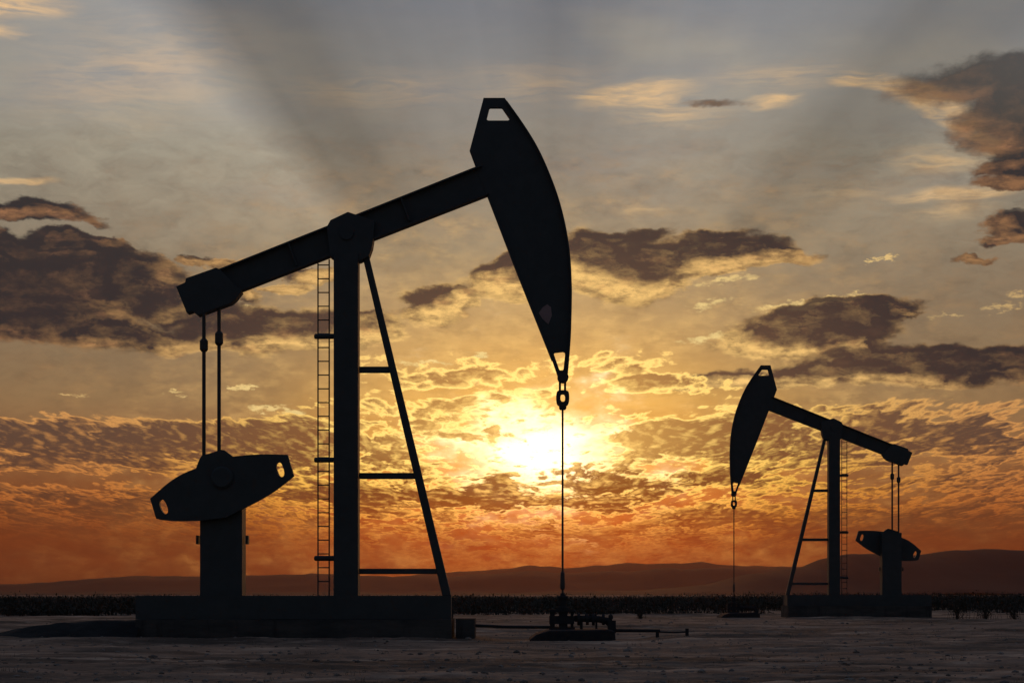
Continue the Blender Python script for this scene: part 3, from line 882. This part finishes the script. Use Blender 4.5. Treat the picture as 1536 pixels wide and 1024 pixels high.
def W1(px, py, y=0.0):
    s = FPX / (D1 + y); return ((px - HX) / s, D1 + y, (HY - py) / s + CAM_H)
bm = bmesh.new(); pipe(bm, [W1(712, 937.5), W1(760, 939.5), W1(800, 940), W1(828, 940)], .032, 10)
tag(link('flow_pipe', bm, M_OLD), 'thin dark pipe running low from the concrete block to the wellhead', 'pipe', 'pipes along the ground')
t = empty('flow_pipe', W1(924, 945)); tx, ty, tz = t.location
def rel(p): return (p[0] - tx, p[1] - ty, p[2] - tz)
bm = bmesh.new(); pipe(bm, [rel(W1(920, 945)), rel(W1(950, 945.2)), rel(W1(990, 945.5))], .036, 10)
link('pipe_run', bm, M_OLD, t)
bm = bmesh.new(); pipe(bm, [rel(W1(986, 947)), rel(W1(1010, 948)), rel(W1(1031, 947))], .018, 8)
link('rail', bm, M_OLD, t)
for px, a, b in ((986, 944, 961), (1030.5, 942, 961)):
    bm = bmesh.new(); p0, p1 = rel(W1(px, b)), rel(W1(px, a))
    box(bm, p0[0] - .035, p0[0] + .035, -.035, .035, p0[2], p1[2]); link('post', bm, M_OLD, t, bevel=.006)
tag(t, 'low dark pipe leaving the wellhead and ending at two short posts', 'pipe', 'pipes along the ground')

# ================================================================== scrub, shrubs, stones
class Leaves:
    def __init__(self): self.v = []; self.f = []
    def blade(self, x, y, z, h, lean, az, w):
        dx, dy = math.cos(az), math.sin(az)
        n = len(self.v); lx, ly = dx * lean, dy * lean
        wx, wy = -dy * w, dx * w
        self.v += [(x - wx, y - wy, z), (x + wx, y + wy, z), (x + lx * .4 + wx * .8, y + ly * .4 + wy * .8, z + h * .6), (x + lx * .4 - wx * .8, y + ly * .4 - wy * .8, z + h * .6), (x + lx, y + ly, z + h)]
        self.f += [(n, n + 1, n + 2, n + 3), (n + 3, n + 2, n + 4)]
    def leaf(self, x, y, z, s):
        a = rng.uniform(0, 6.283); t = rng.uniform(-1.2, 1.2); n = len(self.v)
        u = Vector((math.cos(a) * math.cos(t), math.sin(a) * math.cos(t), math.sin(t))) * s
        q = Vector((-math.sin(a), math.cos(a), rng.uniform(-.6, .6))) * s * .45
        p = Vector((x, y, z))
        self.v += [tuple(p - u), tuple(p + q), tuple(p + u), tuple(p - q)]; self.f.append((n, n + 1, n + 2, n + 3))
    def build(self, name, mat, parent=None):
        me = bpy.data.meshes.new(name); me.from_pydata(self.v, [], self.f); me.materials.append(mat)
        o = bpy.data.objects.new(name, me); COL.objects.link(o)
        if parent: o.parent = parent
        return o

def build_scrub():
    Lv = Leaves()
    for row in range(17):
        d0 = 104 + row * row * .60 + row * 1.8
        sp = .25 + row * .022
        x = -95.0
        while x < 95:
            x += sp * rng.uniform(.5, 1.5)
            y = d0 + rng.uniform(-1.6, 1.6) + 2.5 * math.sin(x * .11 + row)
            if row < 5 and (rng.random() < .2 or vnoise(np.array(x * .09), np.array(row * .35), 77) > .15 - .3 * (row < 3)): continue
            big = rng.random()
            h = rng.uniform(.95, 1.18) if big < .96 else rng.uniform(1.18, 1.42)
            h *= .86 + .2 * float(vnoise(np.array(x * .13), np.array(row * .5 + 40), 78)) + (.10 if row > 9 else 0)
            if row < 4: h *= .55
            elif x > 20: h += .32 * min(1, (x - 20) / 8) * rng.uniform(.4, 1.1)
            R = h * rng.uniform(.7, 1.4)
            z0 = -.16
            for k in range(9):
                a = rng.uniform(0, 6.283); q = math.sqrt(rng.random()) * R
                Lv.blade(x + math.cos(a) * q * .5, y + math.sin(a) * q * .5, z0, h * rng.uniform(.55, 1.08), q * .8, a, rng.uniform(.012, .03))
            for k in range(26):
                a = rng.uniform(0, 6.283); q = math.sqrt(rng.random()) * R; zz = rng.random()
                Lv.leaf(x + math.cos(a) * q, y + math.sin(a) * q, z0 + h * zz * (1 - .35 * (q / R) ** 2), rng.uniform(.06, .15))
    tag(Lv.build('scrub', M_SCRUB), 'dark band of low desert scrub along the horizon', kind='stuff')
build_scrub()

SHRUBS = 'lone desert shrubs on the dirt'
def shrub(px, D, h, wide, label, dense=150, seed=0):
    global rng
    keep = rng; rng = random.Random(seed)
    x = (px - HX) / FPX * D; z = float(ground_z(x, D)) - .02
    root = empty('desert_shrub', (x, D, z))
    Lv = Leaves(); bm = bmesh.new()
    for k in range(14):
        a = rng.uniform(0, 6.283); q = wide * rng.uniform(.15, .9); hh = h * rng.uniform(.5, .95)
        p0 = Vector((math.cos(a) * .03, math.sin(a) * .03, 0)); p1 = Vector((math.cos(a) * q * .4, math.sin(a) * q * .4, hh * .5)); p2 = Vector((math.cos(a) * q, math.sin(a) * q, hh))
        tube(bm, p0, p1, .012, .008, 5); tube(bm, p1, p2, .008, .003, 5)
        for j in range(dense // 14):
            t = rng.uniform(.3, 1.05); p = p1.lerp(p2, max(0, (t - .5) * 2)) if t > .5 else p0.lerp(p1, t * 2)
            Lv.leaf(p.x + rng.gauss(0, .07 * wide / .5), p.y + rng.gauss(0, .07 * wide / .5), max(.02, p.z + rng.gauss(0, .06)), rng.uniform(.025, .06))
    for k in range(26):
        a = rng.uniform(0, 6.283); Lv.blade(rng.gauss(0, wide * .35), rng.gauss(0, wide * .35), 0, h * rng.uniform(.3, .8), wide * .25, a, .008)
    Lv.build('foliage', M_SCRUB, root); link('stem', bm, M_TWIG, root)
    tag(root, label, 'shrub', SHRUBS); rng = keep
shrub(960, 88, .42, .32, 'small dark shrub on the dirt midway between the two wellheads', seed=1)
shrub(1436, 84, 1.05, .80, 'bushy shrub just beyond the pad of the far pumpjack', 420, 2)
shrub(1478, 82, .72, .62, 'rounded shrub second from the picture edge at the far right', 300, 3)
shrub(1522, 86, .80, .70, 'shrub at the far right edge of the scrub', 300, 4)
shrub(12, 100, .55, .5, 'shrub at the far left edge before the scrub band', 200, 5)
shrub(120, 108, .62, .55, 'shrub before the scrub band left of the close pad', 220, 6)

def build_stones():
    verts, faces = [], []
    ico = bmesh.new(); bmesh.ops.create_icosphere(ico, subdivisions=1, radius=1)
    bv = [v.co.copy() for v in ico.verts]; bf = [[v.index for v in f.verts] for f in ico.faces]; ico.free()
    for i in range(5200):
        d = 19 + 75 * rng.random() ** 2.2; a = rng.uniform(-.36, .36)
        x, y = d * math.sin(a), d * math.cos(a)
        if abs(y - D1) < 1.5 and -8.6 < x < 2.6: continue
        s = .012 + .035 * rng.random() ** 3 + (.03 if rng.random() < .02 else 0)
        z = float(ground_z(x, y)) + s * .1
        sx, sy, sz = s * rng.uniform(.8, 1.6), s * rng.uniform(.8, 1.4), s * rng.uniform(.4, .8)
        ca, sa = math.cos(i), math.sin(i); n = len(verts)
        for v in bv:
            k = 1 + .25 * rng.uniform(-1, 1)
            vx, vy = v.x * sx * k, v.y * sy * k
            verts.append((x + vx * ca - vy * sa, y + vx * sa + vy * ca, z + v.z * sz * k))
        faces += [[n + q for q in f] for f in bf]
    me = bpy.data.meshes.new('gravel'); me.from_pydata(verts, [], faces); me.materials.append(M_STONE)
    o = bpy.data.objects.new('gravel', me); COL.objects.link(o)
    tag(o, 'loose stones and clods strewn over the dirt', kind='stuff')
    Lv = Leaves()
    for i in range(420):
        d = 20 + 90 * rng.random() ** 1.6; a = rng.uniform(-.36, .36)
        x, y = d * math.sin(a), d * math.cos(a)
        if abs(y - D1) < 1.6 and -8.6 < x < 2.8: continue
        z = float(ground_z(x, y)); h = rng.uniform(.03, .09)
        for k in range(9):
            Lv.blade(x + rng.gauss(0, .05), y + rng.gauss(0, .05), z - .01, h * rng.uniform(.6, 1.2), h * .6, rng.uniform(0, 6.28), .003)
    tag(Lv.build('grass', M_DRYGRASS), 'sparse dry grass tufts on the dirt', kind='stuff')
build_stones()

# ================================================================== air and light
def build_haze():
    bm = bmesh.new(); box(bm, -13000, 13000, -13000, 13000, -5, 230)
    m = bpy.data.materials.new('haze_air'); m.use_nodes = True; nt = m.node_tree; nt.nodes.clear()
    out = nt.nodes.new('ShaderNodeOutputMaterial'); pv = nt.nodes.new('ShaderNodeVolumePrincipled')
    pv.inputs['Color'].default_value = (.90, .44, .23, 1); pv.inputs['Density'].default_value = HAZE; pv.inputs['Anisotropy'].default_value = .74
    nt.links.new(pv.outputs[0], out.inputs['Volume'])
    o = link('haze', bm, m); tag(o, 'thin dusty evening air over the plain', kind='stuff')
HAZE = 1.7e-5
build_haze()

def build_sun():
    ld = bpy.data.lights.new('sun', 'SUN'); ld.energy = .3; ld.angle = math.radians(10); ld.color = (1.0, .40, .10)
    o = bpy.data.objects.new('sun', ld); COL.objects.link(o)
    d = Vector((math.sin(SUN_AZ) * math.cos(SUN_EL), math.cos(SUN_AZ) * math.cos(SUN_EL), math.sin(SUN_EL)))
    o.rotation_euler = d.to_track_quat('Z', 'Y').to_euler()
build_sun()
scene.cycles.volume_bounces = 1; scene.cycles.max_bounces = 6; scene.cycles.diffuse_bounces = 3
